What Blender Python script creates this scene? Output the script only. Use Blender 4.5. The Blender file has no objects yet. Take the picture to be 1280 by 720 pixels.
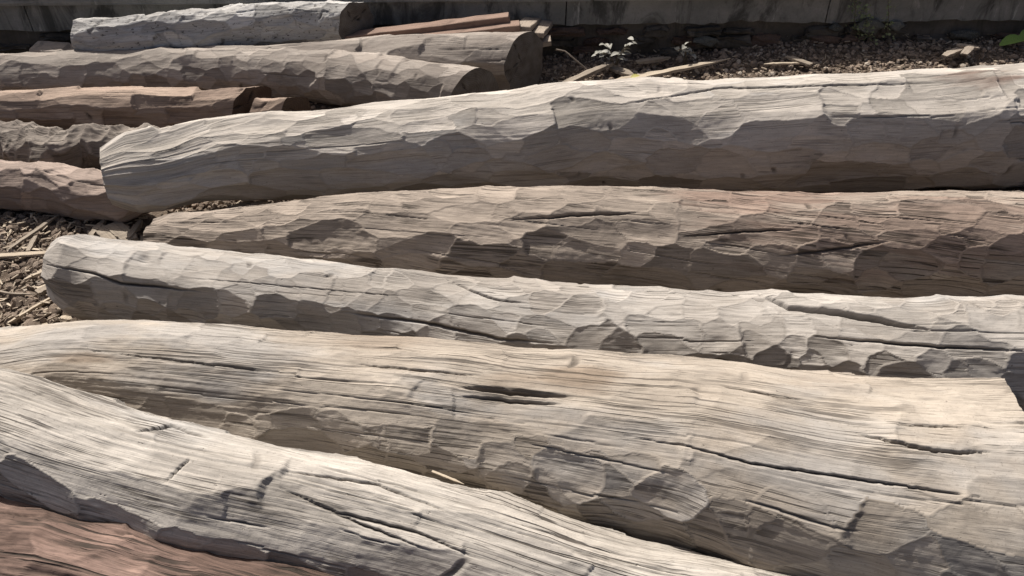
import bpy, bmesh, math, random
import numpy as np
from mathutils import Vector, Matrix

scn = bpy.context.scene
col = scn.collection
R = math.radians

# ------------------------------------------------------------------ camera, sky, sun, exposure
CAM_H, PITCH, FPX = 1.6, R(36), 931.0          # metres, down-tilt, focal length in photo pixels (1280 wide)
cam = bpy.data.cameras.new('camera'); co = bpy.data.objects.new('camera', cam); col.objects.link(co)
co.location = (0, 0, CAM_H); co.rotation_euler = (R(90) - PITCH, 0, 0)
cam.sensor_width = 36; cam.lens = FPX / 1280 * 36; cam.clip_start = .02; cam.clip_end = 2000
scn.camera = co

SUN_EL, SUN_AZ = R(53), R(-33)                 # azimuth: 0 = straight ahead (+Y), negative = to the left
sdir = Vector((math.sin(SUN_AZ) * math.cos(SUN_EL), math.cos(SUN_AZ) * math.cos(SUN_EL), math.sin(SUN_EL)))
world = bpy.data.worlds.new('World'); scn.world = world; world.use_nodes = True
wn = world.node_tree.nodes; bg = wn['Background']
sky = wn.new('ShaderNodeTexSky'); sky.sky_type = 'NISHITA'; sky.sun_disc = False
sky.sun_elevation = SUN_EL; sky.sun_rotation = SUN_AZ; sky.air_density = .6; sky.dust_density = 5.0; sky.ozone_density = 0
world.node_tree.links.new(sky.outputs[0], bg.inputs[0]); bg.inputs[1].default_value = .075
sl = bpy.data.lights.new('sun', 'SUN'); sl.energy = 5.0; sl.angle = R(.6); sl.color = (1, .95, .885)
so = bpy.data.objects.new('sun', sl); col.objects.link(so)
so.rotation_euler = sdir.to_track_quat('Z', 'Y').to_euler()
scn.view_settings.view_transform = 'Standard'; scn.view_settings.look = 'None'
scn.view_settings.exposure = 0.36; scn.view_settings.gamma = 1

# ------------------------------------------------------------------ pixel helpers
SP, CP = math.sin(PITCH), math.cos(PITCH)
def ray(x, y):
    cx, cy = (x - 640) / FPX, (360 - y) / FPX
    return np.array([cx, CP + cy * SP, -SP + cy * CP])
def on_z(x, y, z=0.0):
    d = ray(x, y); t = (z - CAM_H) / d[2]; return np.array([d[0] * t, d[1] * t, z])
def project(P):
    X, Y, Z = P[..., 0], P[..., 1], P[..., 2] - CAM_H
    dep = np.maximum(Y * CP - Z * SP, .05); up = Y * SP + Z * CP
    return 640 + FPX * X / dep, 360 - FPX * up / dep, dep

# ------------------------------------------------------------------ numpy noise
def _h(i, j, s):
    n = (i.astype(np.int64) * 374761393 + j.astype(np.int64) * 668265263 + s * 974634541) & 0x7fffffff
    n = ((n ^ (n >> 13)) * 1274126177) & 0x7fffffff
    return ((n ^ (n >> 16)) & 0xffff) / 65535.0
def vnoise(x, y, s=0):
    x = np.asarray(x, float); y = np.asarray(y, float)
    i, j = np.floor(x), np.floor(y); fx, fy = x - i, y - j
    fx = fx * fx * fx * (fx * (fx * 6 - 15) + 10); fy = fy * fy * fy * (fy * (fy * 6 - 15) + 10)
    a, b, c, d = _h(i, j, s), _h(i + 1, j, s), _h(i, j + 1, s), _h(i + 1, j + 1, s)
    return (a * (1 - fx) + b * fx) * (1 - fy) + (c * (1 - fx) + d * fx) * fy
def fbm(x, y, s=0, o=4):
    t, a, n = 0, .5, 0
    for k in range(o):
        t = t + a * vnoise(x * 2 ** k, y * 2 ** k, s + k * 17); n += a; a *= .5
    return t / n - .5

# ------------------------------------------------------------------ mesh helpers
def mesh_np(name, V, F, mat=None, parent=None, smooth=True, attrs=None):
    """V (n,3), F (m,k) uniform polygons"""
    V = np.asarray(V, np.float32); F = np.asarray(F, np.int32); k = F.shape[1]
    me = bpy.data.meshes.new(name)
    me.vertices.add(len(V)); me.vertices.foreach_set('co', V.ravel())
    me.loops.add(F.size); me.loops.foreach_set('vertex_index', F.ravel())
    me.polygons.add(len(F)); me.polygons.foreach_set('loop_start', np.arange(0, F.size, k, dtype=np.int32))
    me.polygons.foreach_set('loop_total', np.full(len(F), k, np.int32))
    me.update(calc_edges=True); me.validate()
    me.polygons.foreach_set('use_smooth', np.full(len(me.polygons), smooth))
    for an, (tp, arr) in (attrs or {}).items():
        a = me.attributes.new(an, tp, 'POINT')
        a.data.foreach_set('vector' if tp == 'FLOAT_VECTOR' else 'value', np.asarray(arr, np.float32).ravel())
    if mat: me.materials.append(mat)
    o = bpy.data.objects.new(name, me); col.objects.link(o)
    if parent: o.parent = parent
    return o
def grid_faces(nu, nv, close=False):
    i = np.arange(nu - 1)[:, None]; j = np.arange(nv if close else nv - 1)[None, :]
    a = i * nv + j; b = i * nv + (j + 1) % nv
    return np.stack([a, a + nv, b + nv, b], -1).reshape(-1, 4)
def bm_obj(name, bm, mat, parent=None, smooth=False):
    me = bpy.data.meshes.new(name); bm.normal_update(); bm.to_mesh(me); bm.free()
    for p in me.polygons: p.use_smooth = smooth
    if mat: me.materials.append(mat)
    o = bpy.data.objects.new(name, me); col.objects.link(o)
    if parent: o.parent = parent
    return o
def tag(o, label=None, cat=None, group=None, kind=None):
    if label: o['label'] = label
    if cat: o['category'] = cat
    if group: o['group'] = group
    if kind: o['kind'] = kind
    return o

# ------------------------------------------------------------------ materials
class NT:
    def __init__(s, name):
        s.m = bpy.data.materials.new(name); s.m.use_nodes = True; s.t = s.m.node_tree
        s.b = s.t.nodes['Principled BSDF']
    def n(s, tp, **kw):
        nd = s.t.nodes.new(tp)
        for k, v in kw.items(): setattr(nd, k, v)
        return nd
    def l(s, a, b): s.t.links.new(a, b)
    def val(s, x, sock):
        if hasattr(x, 'is_output'): s.l(x, sock)
        else: sock.default_value = x
    def math(s, op, a, b=0.0, c=0.0, clamp=False):
        nd = s.n('ShaderNodeMath', operation=op, use_clamp=clamp)
        s.val(a, nd.inputs[0]); s.val(b, nd.inputs[1]); s.val(c, nd.inputs[2]); return nd.outputs[0]
    def mix(s, f, a, b, mode='MIX'):
        nd = s.n('ShaderNodeMix', data_type='RGBA', blend_type=mode)
        s.val(f, nd.inputs[0])
        for x, k in ((a, 6), (b, 7)):
            s.val(x if hasattr(x, 'is_output') else (*x[:3], 1), nd.inputs[k])
        return nd.outputs[2]
    def ramp(s, x, lo, hi, a=0.0, b=1.0):
        nd = s.n('ShaderNodeMapRange', interpolation_type='SMOOTHSTEP'); s.val(x, nd.inputs[0])
        for k, v in enumerate((lo, hi, a, b)): nd.inputs[k + 1].default_value = v
        return nd.outputs[0]
    def noise(s, vec, sc, det=4, rough=.55, dist=0.0):
        mp = s.n('ShaderNodeMapping'); s.l(vec, mp.inputs[0]); mp.inputs['Scale'].default_value = sc if hasattr(sc, '__len__') else (sc,) * 3
        nd = s.n('ShaderNodeTexNoise'); s.l(mp.outputs[0], nd.inputs['Vector'])
        nd.inputs['Scale'].default_value = 1; nd.inputs['Detail'].default_value = det
        nd.inputs['Roughness'].default_value = rough; nd.inputs['Distortion'].default_value = dist
        return nd.outputs[0]
    def attr(s, name, out=1):
        nd = s.n('ShaderNodeAttribute', attribute_name=name); return nd.outputs[out]
    def bump(s, h, strength=1.0, dist=1.0, normal=None):
        nd = s.n('ShaderNodeBump'); nd.inputs['Strength'].default_value = strength; nd.inputs['Distance'].default_value = dist
        s.l(h, nd.inputs['Height'])
        if normal: s.l(normal, nd.inputs['Normal'])
        s.l(nd.outputs[0], s.b.inputs['Normal']); return nd.outputs[0]
    def done(s, color, rough=.88, spec=.2):
        s.val(color if hasattr(color, 'is_output') else (*color[:3], 1), s.b.inputs['Base Color'])
        s.val(rough, s.b.inputs['Roughness']); s.b.inputs['Specular IOR Level'].default_value = spec
        return s.m
def srgb(r, g, b):
    f = lambda c: (c / 255 / 12.92) if c / 255 <= .04045 else ((c / 255 + .055) / 1.055) ** 2.4
    return (f(r), f(g), f(b))

def wood_mat(name, A, B, red=(.19, .095, .062), grain=1.0, lines=1.0, pit=0.0, wscale=1.0, alb=.8):
    """A pale weathered tone, B browner/darker tone; coordinates = (along log, round log, seed) in metres"""
    k = NT(name); lc = k.attr('lc', 1); A = tuple(x * alb for x in A); B = tuple(x * alb for x in B)
    bl = k.noise(lc, (2.2, 5, 1), 5, .62)
    gr = k.noise(lc, (4.5, 110 * wscale, 1), 6, .68, .2)
    fi = k.noise(lc, (16, 420 * wscale, 1), 4, .6)
    tear = k.noise(lc, (1.3, 3.2, 1), 3)
    cr = k.noise(lc, (.55, 34 * wscale, 1), 4, .42)
    line = k.ramp(k.math('ABSOLUTE', k.math('SUBTRACT', cr, .5)), .005, .02, 1, 0)
    line = k.math('MULTIPLY', line, k.ramp(tear, .46, .56))
    cr2 = k.noise(lc, (1.8, 85 * wscale, 3), 4, .55)
    line2 = k.math('MULTIPLY', k.ramp(k.math('ABSOLUTE', k.math('SUBTRACT', cr2, .5)), .02, .06, 1, 0), k.ramp(k.noise(lc, (2.1, 9, 5), 4, .65), .5, .62))
    cr3 = k.noise(lc, (11, 210 * wscale, 7), 2, .5)
    line3 = k.math('MULTIPLY', k.ramp(cr3, .62, .70), k.ramp(k.noise(lc, (3, 12, 2), 3), .42, .62))
    chat = k.math('MULTIPLY', k.math('SUBTRACT', k.noise(lc, (75, 9, 4), 3, .6), .5), k.ramp(k.noise(lc, (5, 8, 9), 2), .45, .62))
    c = k.mix(k.ramp(bl, .34, .68), A, B)
    c = k.mix(k.ramp(k.noise(lc, (5, 15, 11), 5, .7), .52, .72, 0, .45), c, tuple(x * .55 for x in B))
    c = k.mix(k.ramp(k.noise(lc, (1.4, 4, 13), 4, .6), .5, .66, 0, .5), c, (.40 * alb, .395 * alb, .385 * alb) if sum(A) > 1 else B)
    c = k.mix(k.attr('red', 2), c, red)
    c = k.mix(k.attr('brn', 2), c, (.17, .115, .07))
    g = k.math('MULTIPLY_ADD', gr, .85 * grain, 1 - .425 * grain)
    g = k.math('MULTIPLY', g, k.math('MULTIPLY_ADD', fi, 1.1 * grain, 1 - .55 * grain))
    keep = k.math('SUBTRACT', 1.0, k.attr('mk', 2)); g = k.math('MULTIPLY_ADD', k.math('SUBTRACT', g, 1.0), keep, 1.0); g = k.math('MULTIPLY_ADD', keep, .03, k.math('SUBTRACT', g, .03))
    g = k.math('MULTIPLY', g, k.math('MULTIPLY_ADD', k.attr('tint', 2), .60, .70))
    g = k.math('MULTIPLY_ADD', k.attr('edge', 2), .0, g); g = k.math('MULTIPLY_ADD', chat, .12, g)
    hs = k.n('ShaderNodeVectorMath', operation='SCALE'); k.l(c, hs.inputs[0]); k.l(g, hs.inputs[3])
    c = hs.outputs[0]
    mott = k.noise(lc, (170, 230, 6), 3, .7)
    sp = k.noise(lc, (38, 60, 1), 3, .6)                         # small dark specks and pinholes
    speck = k.ramp(sp, .70 - .11 * pit, .76 - .10 * pit)
    dark = k.math('MAXIMUM', k.math('MULTIPLY', line, .85 * lines), k.math('MULTIPLY', line2, .75 * lines))
    dark = k.math('MAXIMUM', dark, k.math('MULTIPLY', line3, .62 * lines))
    dark = k.math('MAXIMUM', dark, k.math('MULTIPLY', speck, .45 + .3 * pit))
    dark = k.math('MAXIMUM', dark, k.ramp(mott, .56, .74, 0, .4)); dark = k.math('MULTIPLY_ADD', k.math('SUBTRACT', dark, .07), keep, .07)
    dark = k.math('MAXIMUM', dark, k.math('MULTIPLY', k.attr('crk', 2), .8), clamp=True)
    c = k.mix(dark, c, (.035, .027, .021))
    h = k.math('MULTIPLY', gr, .0010 * grain)
    h = k.math('MULTIPLY_ADD', fi, .0004 * grain, h)
    h = k.math('MULTIPLY_ADD', line, -.004 * lines, h)
    h = k.math('MULTIPLY_ADD', line2, -.0022 * lines, h)
    h = k.math('MULTIPLY_ADD', chat, .0009, h)
    h = k.math('MULTIPLY_ADD', line3, -.0012 * lines, h)
    h = k.math('MULTIPLY_ADD', speck, -.0015, h)
    h = k.math('MULTIPLY_ADD', k.noise(lc, (45, 70, 1), 4, .6), .0009, h)
    k.bump(k.math('MULTIPLY', k.math('SUBTRACT', h, .0011 * grain + .00045), keep), .9)
    return k.done(c, .86, .22)

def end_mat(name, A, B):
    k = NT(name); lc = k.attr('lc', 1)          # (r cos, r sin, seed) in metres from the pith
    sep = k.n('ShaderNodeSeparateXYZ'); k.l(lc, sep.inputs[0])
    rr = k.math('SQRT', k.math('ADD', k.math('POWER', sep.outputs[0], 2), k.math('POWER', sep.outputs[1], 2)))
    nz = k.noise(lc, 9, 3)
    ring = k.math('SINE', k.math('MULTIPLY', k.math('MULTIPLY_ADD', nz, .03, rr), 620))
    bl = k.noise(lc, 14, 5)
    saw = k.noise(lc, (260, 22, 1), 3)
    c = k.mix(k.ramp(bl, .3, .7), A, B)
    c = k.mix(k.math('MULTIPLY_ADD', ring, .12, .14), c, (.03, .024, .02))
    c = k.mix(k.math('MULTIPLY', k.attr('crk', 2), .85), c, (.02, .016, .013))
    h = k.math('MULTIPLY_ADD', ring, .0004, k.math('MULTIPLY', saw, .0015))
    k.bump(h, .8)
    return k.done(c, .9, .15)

def chip_mat(name, A, B):
    k = NT(name); tc = k.n('ShaderNodeTexCoord').outputs['Object']
    g = k.noise(tc, (6, 160, 60), 4); f = k.noise(tc, (9, 14, 14), 4)
    c = k.mix(k.ramp(g, .3, .75), A, B); c = k.mix(k.ramp(f, .5, .8, 0, .6), c, tuple(x * .45 for x in B))
    k.bump(g, .5, .004)
    return k.done(c, .85, .2)

def rock_mat(name, A, B, C_):
    k = NT(name); geo = k.n('ShaderNodeNewGeometry'); tc = k.n('ShaderNodeTexCoord').outputs['Object']
    rnd = geo.outputs['Random Per Island']; rp = k.n('ShaderNodeObjectInfo').outputs['Random']
    v = k.math('FRACT', k.math('ADD', rnd, rp))
    c = k.mix(k.ramp(v, .1, .75), A, B); c = k.mix(k.ramp(v, .86, .99), c, C_)
    n = k.noise(tc, 130, 4); c = k.mix(k.ramp(n, .45, .8, 0, .6), c, tuple(x * 1.8 for x in B))
    k.bump(n, .7, .006)
    return k.done(c, .95, .12)

# ------------------------------------------------------------------ logs
LOGS = []
def pchip(x, y, q):
    """smooth shape-preserving interpolation with linear extrapolation"""
    x = np.asarray(x, float); y = np.asarray(y, float); h = np.diff(x); d = np.diff(y) / h
    m = np.zeros_like(y); m[0], m[-1] = d[0], d[-1]
    for i in range(1, len(x) - 1):
        m[i] = 0 if d[i - 1] * d[i] <= 0 else (h[i - 1] + h[i]) / (h[i - 1] / d[i] + h[i] / d[i - 1]) if False else (d[i - 1] * h[i] + d[i] * h[i - 1]) / (h[i] + h[i - 1])
    k = np.clip(np.searchsorted(x, q) - 1, 0, len(x) - 2); t = (q - x[k]) / h[k]
    r = (2 * t**3 - 3 * t**2 + 1) * y[k] + (t**3 - 2 * t**2 + t) * h[k] * m[k] + (-2 * t**3 + 3 * t**2) * y[k + 1] + (t**3 - t**2) * h[k] * m[k + 1]
    r = np.where(q < x[0], y[0] + m[0] * (q - x[0]), r); return np.where(q > x[-1], y[-1] + m[-1] * (q - x[-1]), r)

def gz(x, y):
    """ground height: gravel banks up a little towards the wall"""
    x = np.asarray(x, float); y = np.asarray(y, float)
    t = np.clip((y - 3.55) / 1.3, 0, 1); r = np.clip((x - .3) / 1.5, 0, 1)
    near = np.clip(1 - np.abs(y - 3) / 6, 0, 1)
    return t * t * (.02 + .10 * r * r) + (fbm(x * 2.2, y * 2.2, 5, 3) * .035 - .006) * near

def axis_from_pixels(ctrl, lift):
    """ctrl: (px, py of top silhouette, radius). The log lies on the ground (or at `lift`): gives its centre line."""
    px = np.array([c[0] for c in ctrl], float); py = np.array([c[1] for c in ctrl], float); rr = np.array([c[2] for c in ctrl], float)
    lf = np.array([np.interp(c[0], [l[0] for l in lift], [l[1] for l in lift]) for c in ctrl])
    adj = py.copy()
    for it in range(4):
        P = []
        for x, y, r, l in zip(px, adj, rr, lf):
            d = ray(x, y); hl = math.hypot(d[0], d[1]); tn = -d[2] / hl; cs = 1 / math.sqrt(1 + tn * tn)
            s = (CAM_H - (r + l) - r / cs) / tn
            P.append((d[0] / hl * s, d[1] / hl * s, r + l))
        P = np.array(P)
        # tangent-correct the silhouette for logs that run obliquely
        q = np.linspace(P[0, 0] - .3, P[-1, 0] + .3, 320)
        Y, Z, RR = (pchip(P[:, 0], v, q) for v in (P[:, 1], P[:, 2], rr)); RR = np.interp(q, P[:, 0], rr)
        T = np.stack([np.gradient(q), np.gradient(Y), np.gradient(Z)], -1); T /= np.linalg.norm(T, axis=1)[:, None]
        Fd = np.stack([T[:, 1], -T[:, 0], 0 * q], -1); Fd /= np.linalg.norm(Fd, axis=1)[:, None]; U = np.cross(Fd, T) * 1.0
        U = np.where(U[:, 2:3] < 0, -U, U)
        ph = np.linspace(0, 2 * np.pi, 72)
        S = np.stack([q, Y, Z], -1)[:, None] + RR[:, None, None] * (np.cos(ph)[None, :, None] * Fd[:, None] + np.sin(ph)[None, :, None] * U[:, None])
        sx, sy, _ = project(S)
        for i in range(len(px)):
            w = np.abs(sx - px[i]) < 10
            if w.any(): adj[i] += (py[i] - sy[w].min()) * .8
    return P, rr

def log(label, ctrl, mat, endmat=None, lift=0.0, du=.005, dv=.003, seed=1, fl=.14, fw=.075, fdep=.006, fk=1.0, rough=.002,
        ends=(None, None), taper=(0, 0), shear=(0, 0), cracks=(), ncr=60, nnick=20, dents=(), red=(), brn=(), twist=0.0,
        topflat=1.0, oval=.03, ridge=0.0, foff=.005, slope=.07, brk=1.0, brktop=1.0, flats=(), crlen=(.1, .5), crw=(.0006, .0016), crd=(.002, .007), step=.5, group=None, name='hewn_log'):
    rng = np.random.default_rng(seed)
    lift = [(0, lift)] if not hasattr(lift, '__len__') else lift
    P, rr = axis_from_pixels(ctrl, lift)
    xs = P[:, 0]
    # arc length stations
    q = np.linspace(xs[0], xs[-1], 1500)
    Y, Z, RR = (pchip(xs, v, q) for v in (P[:, 1], P[:, 2], rr))
    ker = np.hanning(121); ker /= ker.sum()                    # timber bends gently: smooth the axis
    sm = lambda a: np.convolve(np.concatenate([2 * a[0] - a[60:0:-1], a, 2 * a[-1] - a[-2:-62:-1]]), ker, 'valid')
    Y, Z, RR = sm(Y), sm(Z), sm(RR)
    s = np.concatenate([[0], np.cumsum(np.sqrt(np.diff(q)**2 + np.diff(Y)**2 + np.diff(Z)**2))]); L = s[-1]
    # sampling along the log: fine inside the picture, coarse outside it
    ux, _, _ = project(np.stack([q, Y, Z], -1)); dens = np.where((ux > -60) & (ux < 1340), 1 / du, .4 / du)
    cum = np.concatenate([[0], np.cumsum(.5 * (dens[1:] + dens[:-1]) * np.diff(s))]); nu = int(cum[-1]) + 2
    u = np.interp(np.linspace(0, cum[-1], nu), cum, s)
    C = np.stack([np.interp(u, s, a) for a in (q, Y, Z)], -1); r0 = np.interp(u, s, RR)
    T = np.gradient(C, u, axis=0); T /= np.linalg.norm(T, axis=1)[:, None]
    Fd = np.stack([T[:, 1], -T[:, 0], 0 * u], -1); Fd /= np.linalg.norm(Fd, axis=1)[:, None]
    U = np.cross(T, Fd); U = np.where(U[:, 2:3] < 0, -U, U)
    for e in (0, 1):                                             # rounded or tapered ends
        if taper[e]:
            t = np.clip((u if e == 0 else L - u) / taper[e][0], 0, 1); r0 = r0 * (1 - taper[e][1] * (1 - t) ** 1.25)
    # sampling round the log: fine where the camera can see
    Rm = float(r0.mean()); a = np.linspace(-np.pi / 2, 1.5 * np.pi, 2000)
    dn = np.where((a > R(-50)) & (a < R(150)), Rm / dv, .22 * Rm / dv); ca = np.concatenate([[0], np.cumsum(.5 * (dn[1:] + dn[:-1]) * np.diff(a))])
    nv = int(ca[-1]); ph = np.interp(np.linspace(0, ca[-1], nv, endpoint=False), ca, a)
    uu, pp = np.meshgrid(u, ph, indexing='ij'); ww = pp * Rm
    gu, gw = uu, ww + twist * uu                                  # grain coordinates
    seamf = np.clip(np.minimum(pp + np.pi / 2, 1.5 * np.pi - pp) / .25, 0, 1)
    # --- broad swellings
    g = r0[:, None] * (oval * np.cos(2 * pp + 1.5 * np.sin(uu * 1.1 + seed) + seed) + .6 * oval * np.cos(3 * pp + uu * 1.3 + 2 * seed))
    g = g + .02 * Rm / .2 * fbm(uu * 1.8, np.sin(pp) * .9 + 7, seed, 3) * 2
    for (f0, ua, ub, k0) in flats:                               # broad hewn flat that runs out along the log
        f_ = k0 + (1 - k0) * np.clip((uu - ua) / (ub - ua), 0, 1) ** 1.3; dp_ = np.clip(np.abs(pp - f0), 0, 1.35)
        g = np.minimum(g, r0[:, None] * (f_ / np.cos(dp_) - 1))
    # --- axe facets: the lowest of many overlapping scooped cuts
    wu = uu + fl * .5 * fbm(uu / fl * .7, ww / fw * .6, seed + 3, 2) + .018 * fbm(gu * 25, gw * 60, seed + 33, 3); wv = ww + fw * .8 * fbm(uu / fl * .6 + 9, ww / fw * .5, seed + 4, 2) + .012 * fbm(gu * 30, gw * 50, seed + 34, 3)
    ci, cj = np.floor(wu / fl), np.floor(wv / fw)
    best = np.full(uu.shape, .03); sec = best + .01; off = np.zeros(uu.shape); fup = np.zeros(uu.shape); fid = np.zeros(uu.shape); tint = np.full(uu.shape, .5)
    kk = 1.25 * fk * fw * fw / (2 * Rm) / (fl * fl)
    for di in (-2, -1, 0, 1, 2):
        for dj in (-2, -1, 0, 1, 2):
            ii, jj = ci + di, cj + dj
            h = [_h(ii, jj, seed * 31 + k_) for k_ in range(6)]
            eu = wu - (ii + .5 + .9 * (h[0] - .5) + .5 * (jj % 2)) * fl; ew = wv - (jj + .5 + .8 * (h[1] - .5)) * fw
            up = np.sin((jj + .5) * fw / Rm)
            ga = np.where(h[0] > .72, .011, 0) - fdep * h[2] * np.where(up > .55, topflat, 1.0) + eu * (slope + (h[3] - .5) * .2) * np.where(up > .55, .25 + .75 * topflat, 1.0) + ew * (h[4] - .5) * np.where(up > .55, .36 * (.4 + .6 * topflat), .36) \
                + kk * eu * eu * (.5 + 1.2 * h[5]) * np.where(up > .55, .15 + .85 * topflat, 1.0) + ew * ew / (2 * Rm) * (1.0 + .7 * h[3]) * np.where(up > .55, .6 + .4 * topflat, 1.0)
            lim = fl * (.25 + .55 * h[4])                        # chip stops short: a steep little wall
            ga = ga + np.where(h[2] > 1 - step, np.maximum(0, eu * np.sign(h[3] - .5) - lim) * .55, 0)
            m = ga < best; sec = np.where(m, best, np.minimum(sec, ga)); best = np.where(m, ga, best); fup = np.where(m, up, fup); fid = np.where(m, ii * 1000 + jj, fid); off = np.where(m, (h[1] - .5) * foff * np.where(up > .55, topflat, 1.0), off); tint = np.where(m, h[5] * .6 + h[0] * .4, tint)
    edge = np.exp(-(sec - best) / .0007)
    g = g + (best + off - np.median(best)) * seamf
    # --- torn fibre and unevenness
    tear = np.clip(fbm(gu * 1.7, gw * 5, seed + 8, 3) * 3 + .35, 0, 1)
    g = g + (rough * (fbm(gu * 6, gw * 90, seed + 5, 3) * 1.0 * tear ** 2 + fbm(gu * 45, gw * 55, seed + 6, 3) * .5) + .3 * rough * fbm(gu * 3, gw * 160, seed + 7, 2)) * seamf
    if ridge: g = g + ridge * fbm(gu * 22, gw * 7, seed + 12, 3) * seamf
    base = C[:, None] + (r0[:, None] + g)[..., None] * (np.cos(pp)[..., None] * Fd[:, None] + np.sin(pp)[..., None] * U[:, None])
    sx, sy, sd = project(base); px_ = [c[0] for c in ctrl if -30 < c[0] < 1250 or c[0] == 1280 and c[1] < 725]; dzs = []
    for c in ctrl:                                               # let the hewn log settle so that its top edge stays on the sight line
        if c[0] in px_:
            w_ = np.abs(sx - c[0]) < 12; dzs.append((sy[w_].min() - c[1]) * sd[w_].mean() / FPX / .8 if w_.any() else 0.0)
    if len(px_) > 1:
        pu = np.array([u[np.argmin(np.abs(sx.mean(1) - x))] for x in px_]); dz = np.interp(u, pu, np.clip(dzs, -.07, .07)); nk = max(3, int(.25 / du) | 1)
        kz = np.hanning(nk + 2)[1:-1]; kz /= kz.sum(); dz = np.convolve(np.pad(dz, nk // 2, 'edge'), kz, 'valid')[:len(u)]
        base[..., 2] += dz[:, None]; sx, sy, sd = project(base)
    nrm = np.cos(pp)[..., None] * Fd[:, None] + np.sin(pp)[..., None] * U[:, None]
    facing = ((np.array([0, 0, CAM_H]) - base) * nrm).sum(-1) > 0
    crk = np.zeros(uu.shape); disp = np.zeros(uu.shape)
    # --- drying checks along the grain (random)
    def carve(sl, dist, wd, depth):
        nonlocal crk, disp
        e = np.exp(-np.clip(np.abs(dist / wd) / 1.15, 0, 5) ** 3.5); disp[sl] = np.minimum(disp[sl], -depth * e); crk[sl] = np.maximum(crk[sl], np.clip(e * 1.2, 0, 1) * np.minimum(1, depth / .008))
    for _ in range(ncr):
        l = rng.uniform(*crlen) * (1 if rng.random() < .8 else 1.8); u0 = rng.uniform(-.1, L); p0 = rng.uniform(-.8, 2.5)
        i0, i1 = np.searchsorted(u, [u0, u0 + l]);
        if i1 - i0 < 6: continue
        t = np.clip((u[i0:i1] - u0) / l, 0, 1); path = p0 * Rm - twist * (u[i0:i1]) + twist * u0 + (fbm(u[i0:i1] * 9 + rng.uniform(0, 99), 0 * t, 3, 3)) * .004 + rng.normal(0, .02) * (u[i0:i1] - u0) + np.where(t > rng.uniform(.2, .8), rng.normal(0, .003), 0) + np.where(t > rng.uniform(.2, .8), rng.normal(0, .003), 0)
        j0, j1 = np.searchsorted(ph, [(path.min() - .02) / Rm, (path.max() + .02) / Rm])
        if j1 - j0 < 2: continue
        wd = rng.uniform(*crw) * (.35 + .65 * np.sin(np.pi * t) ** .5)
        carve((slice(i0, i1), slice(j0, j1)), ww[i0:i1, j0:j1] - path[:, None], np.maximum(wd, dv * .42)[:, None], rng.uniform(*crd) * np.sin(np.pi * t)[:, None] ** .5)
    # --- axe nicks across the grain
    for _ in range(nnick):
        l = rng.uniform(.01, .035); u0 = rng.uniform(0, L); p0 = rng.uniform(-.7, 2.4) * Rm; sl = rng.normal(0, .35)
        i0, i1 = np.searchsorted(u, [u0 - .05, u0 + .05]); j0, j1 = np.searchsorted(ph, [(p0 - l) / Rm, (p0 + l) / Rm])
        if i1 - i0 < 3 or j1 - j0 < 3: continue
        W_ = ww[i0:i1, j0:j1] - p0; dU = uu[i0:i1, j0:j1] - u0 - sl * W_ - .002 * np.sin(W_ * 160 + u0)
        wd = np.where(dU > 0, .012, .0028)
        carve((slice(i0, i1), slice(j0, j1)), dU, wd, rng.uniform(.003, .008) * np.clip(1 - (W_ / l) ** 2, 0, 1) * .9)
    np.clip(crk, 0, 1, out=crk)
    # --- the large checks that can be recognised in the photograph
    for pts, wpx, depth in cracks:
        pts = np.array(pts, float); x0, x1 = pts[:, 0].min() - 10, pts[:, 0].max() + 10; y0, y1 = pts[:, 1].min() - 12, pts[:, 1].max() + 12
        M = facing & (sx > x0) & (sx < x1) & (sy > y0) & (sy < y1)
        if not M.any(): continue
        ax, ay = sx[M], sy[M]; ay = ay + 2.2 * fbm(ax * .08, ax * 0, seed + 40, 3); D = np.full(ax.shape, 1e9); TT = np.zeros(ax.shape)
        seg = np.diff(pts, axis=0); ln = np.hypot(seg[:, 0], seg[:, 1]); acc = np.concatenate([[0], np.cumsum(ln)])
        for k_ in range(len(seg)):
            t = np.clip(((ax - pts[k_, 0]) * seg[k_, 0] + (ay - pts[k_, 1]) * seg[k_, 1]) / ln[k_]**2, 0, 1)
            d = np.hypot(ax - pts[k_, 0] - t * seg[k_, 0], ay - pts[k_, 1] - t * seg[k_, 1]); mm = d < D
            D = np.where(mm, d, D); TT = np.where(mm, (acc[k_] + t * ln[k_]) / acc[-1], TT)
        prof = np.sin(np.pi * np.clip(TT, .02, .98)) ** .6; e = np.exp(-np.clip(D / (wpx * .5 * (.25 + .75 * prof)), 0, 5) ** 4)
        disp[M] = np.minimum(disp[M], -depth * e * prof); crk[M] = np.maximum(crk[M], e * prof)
    for (x, y, rx, ry, depth) in dents:
        e = np.where(facing, np.exp(-(((sx - x) / rx) ** 2 + ((sy - y) / ry) ** 2) ** 1.5), 0); disp -= depth * e
    def blobs(lst):
        o = np.zeros(uu.shape)
        for (x, y, rx, ry, v) in lst:
            d = ((sx - x) / rx) ** 2 + ((sy - y) / ry) ** 2
            o = np.maximum(o, v * np.clip(1.1 - d + 2.2 * fbm(gu * 4, gw * 45, seed + 21, 4), 0, 1))
        return o
    V = base + disp[..., None] * nrm
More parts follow.
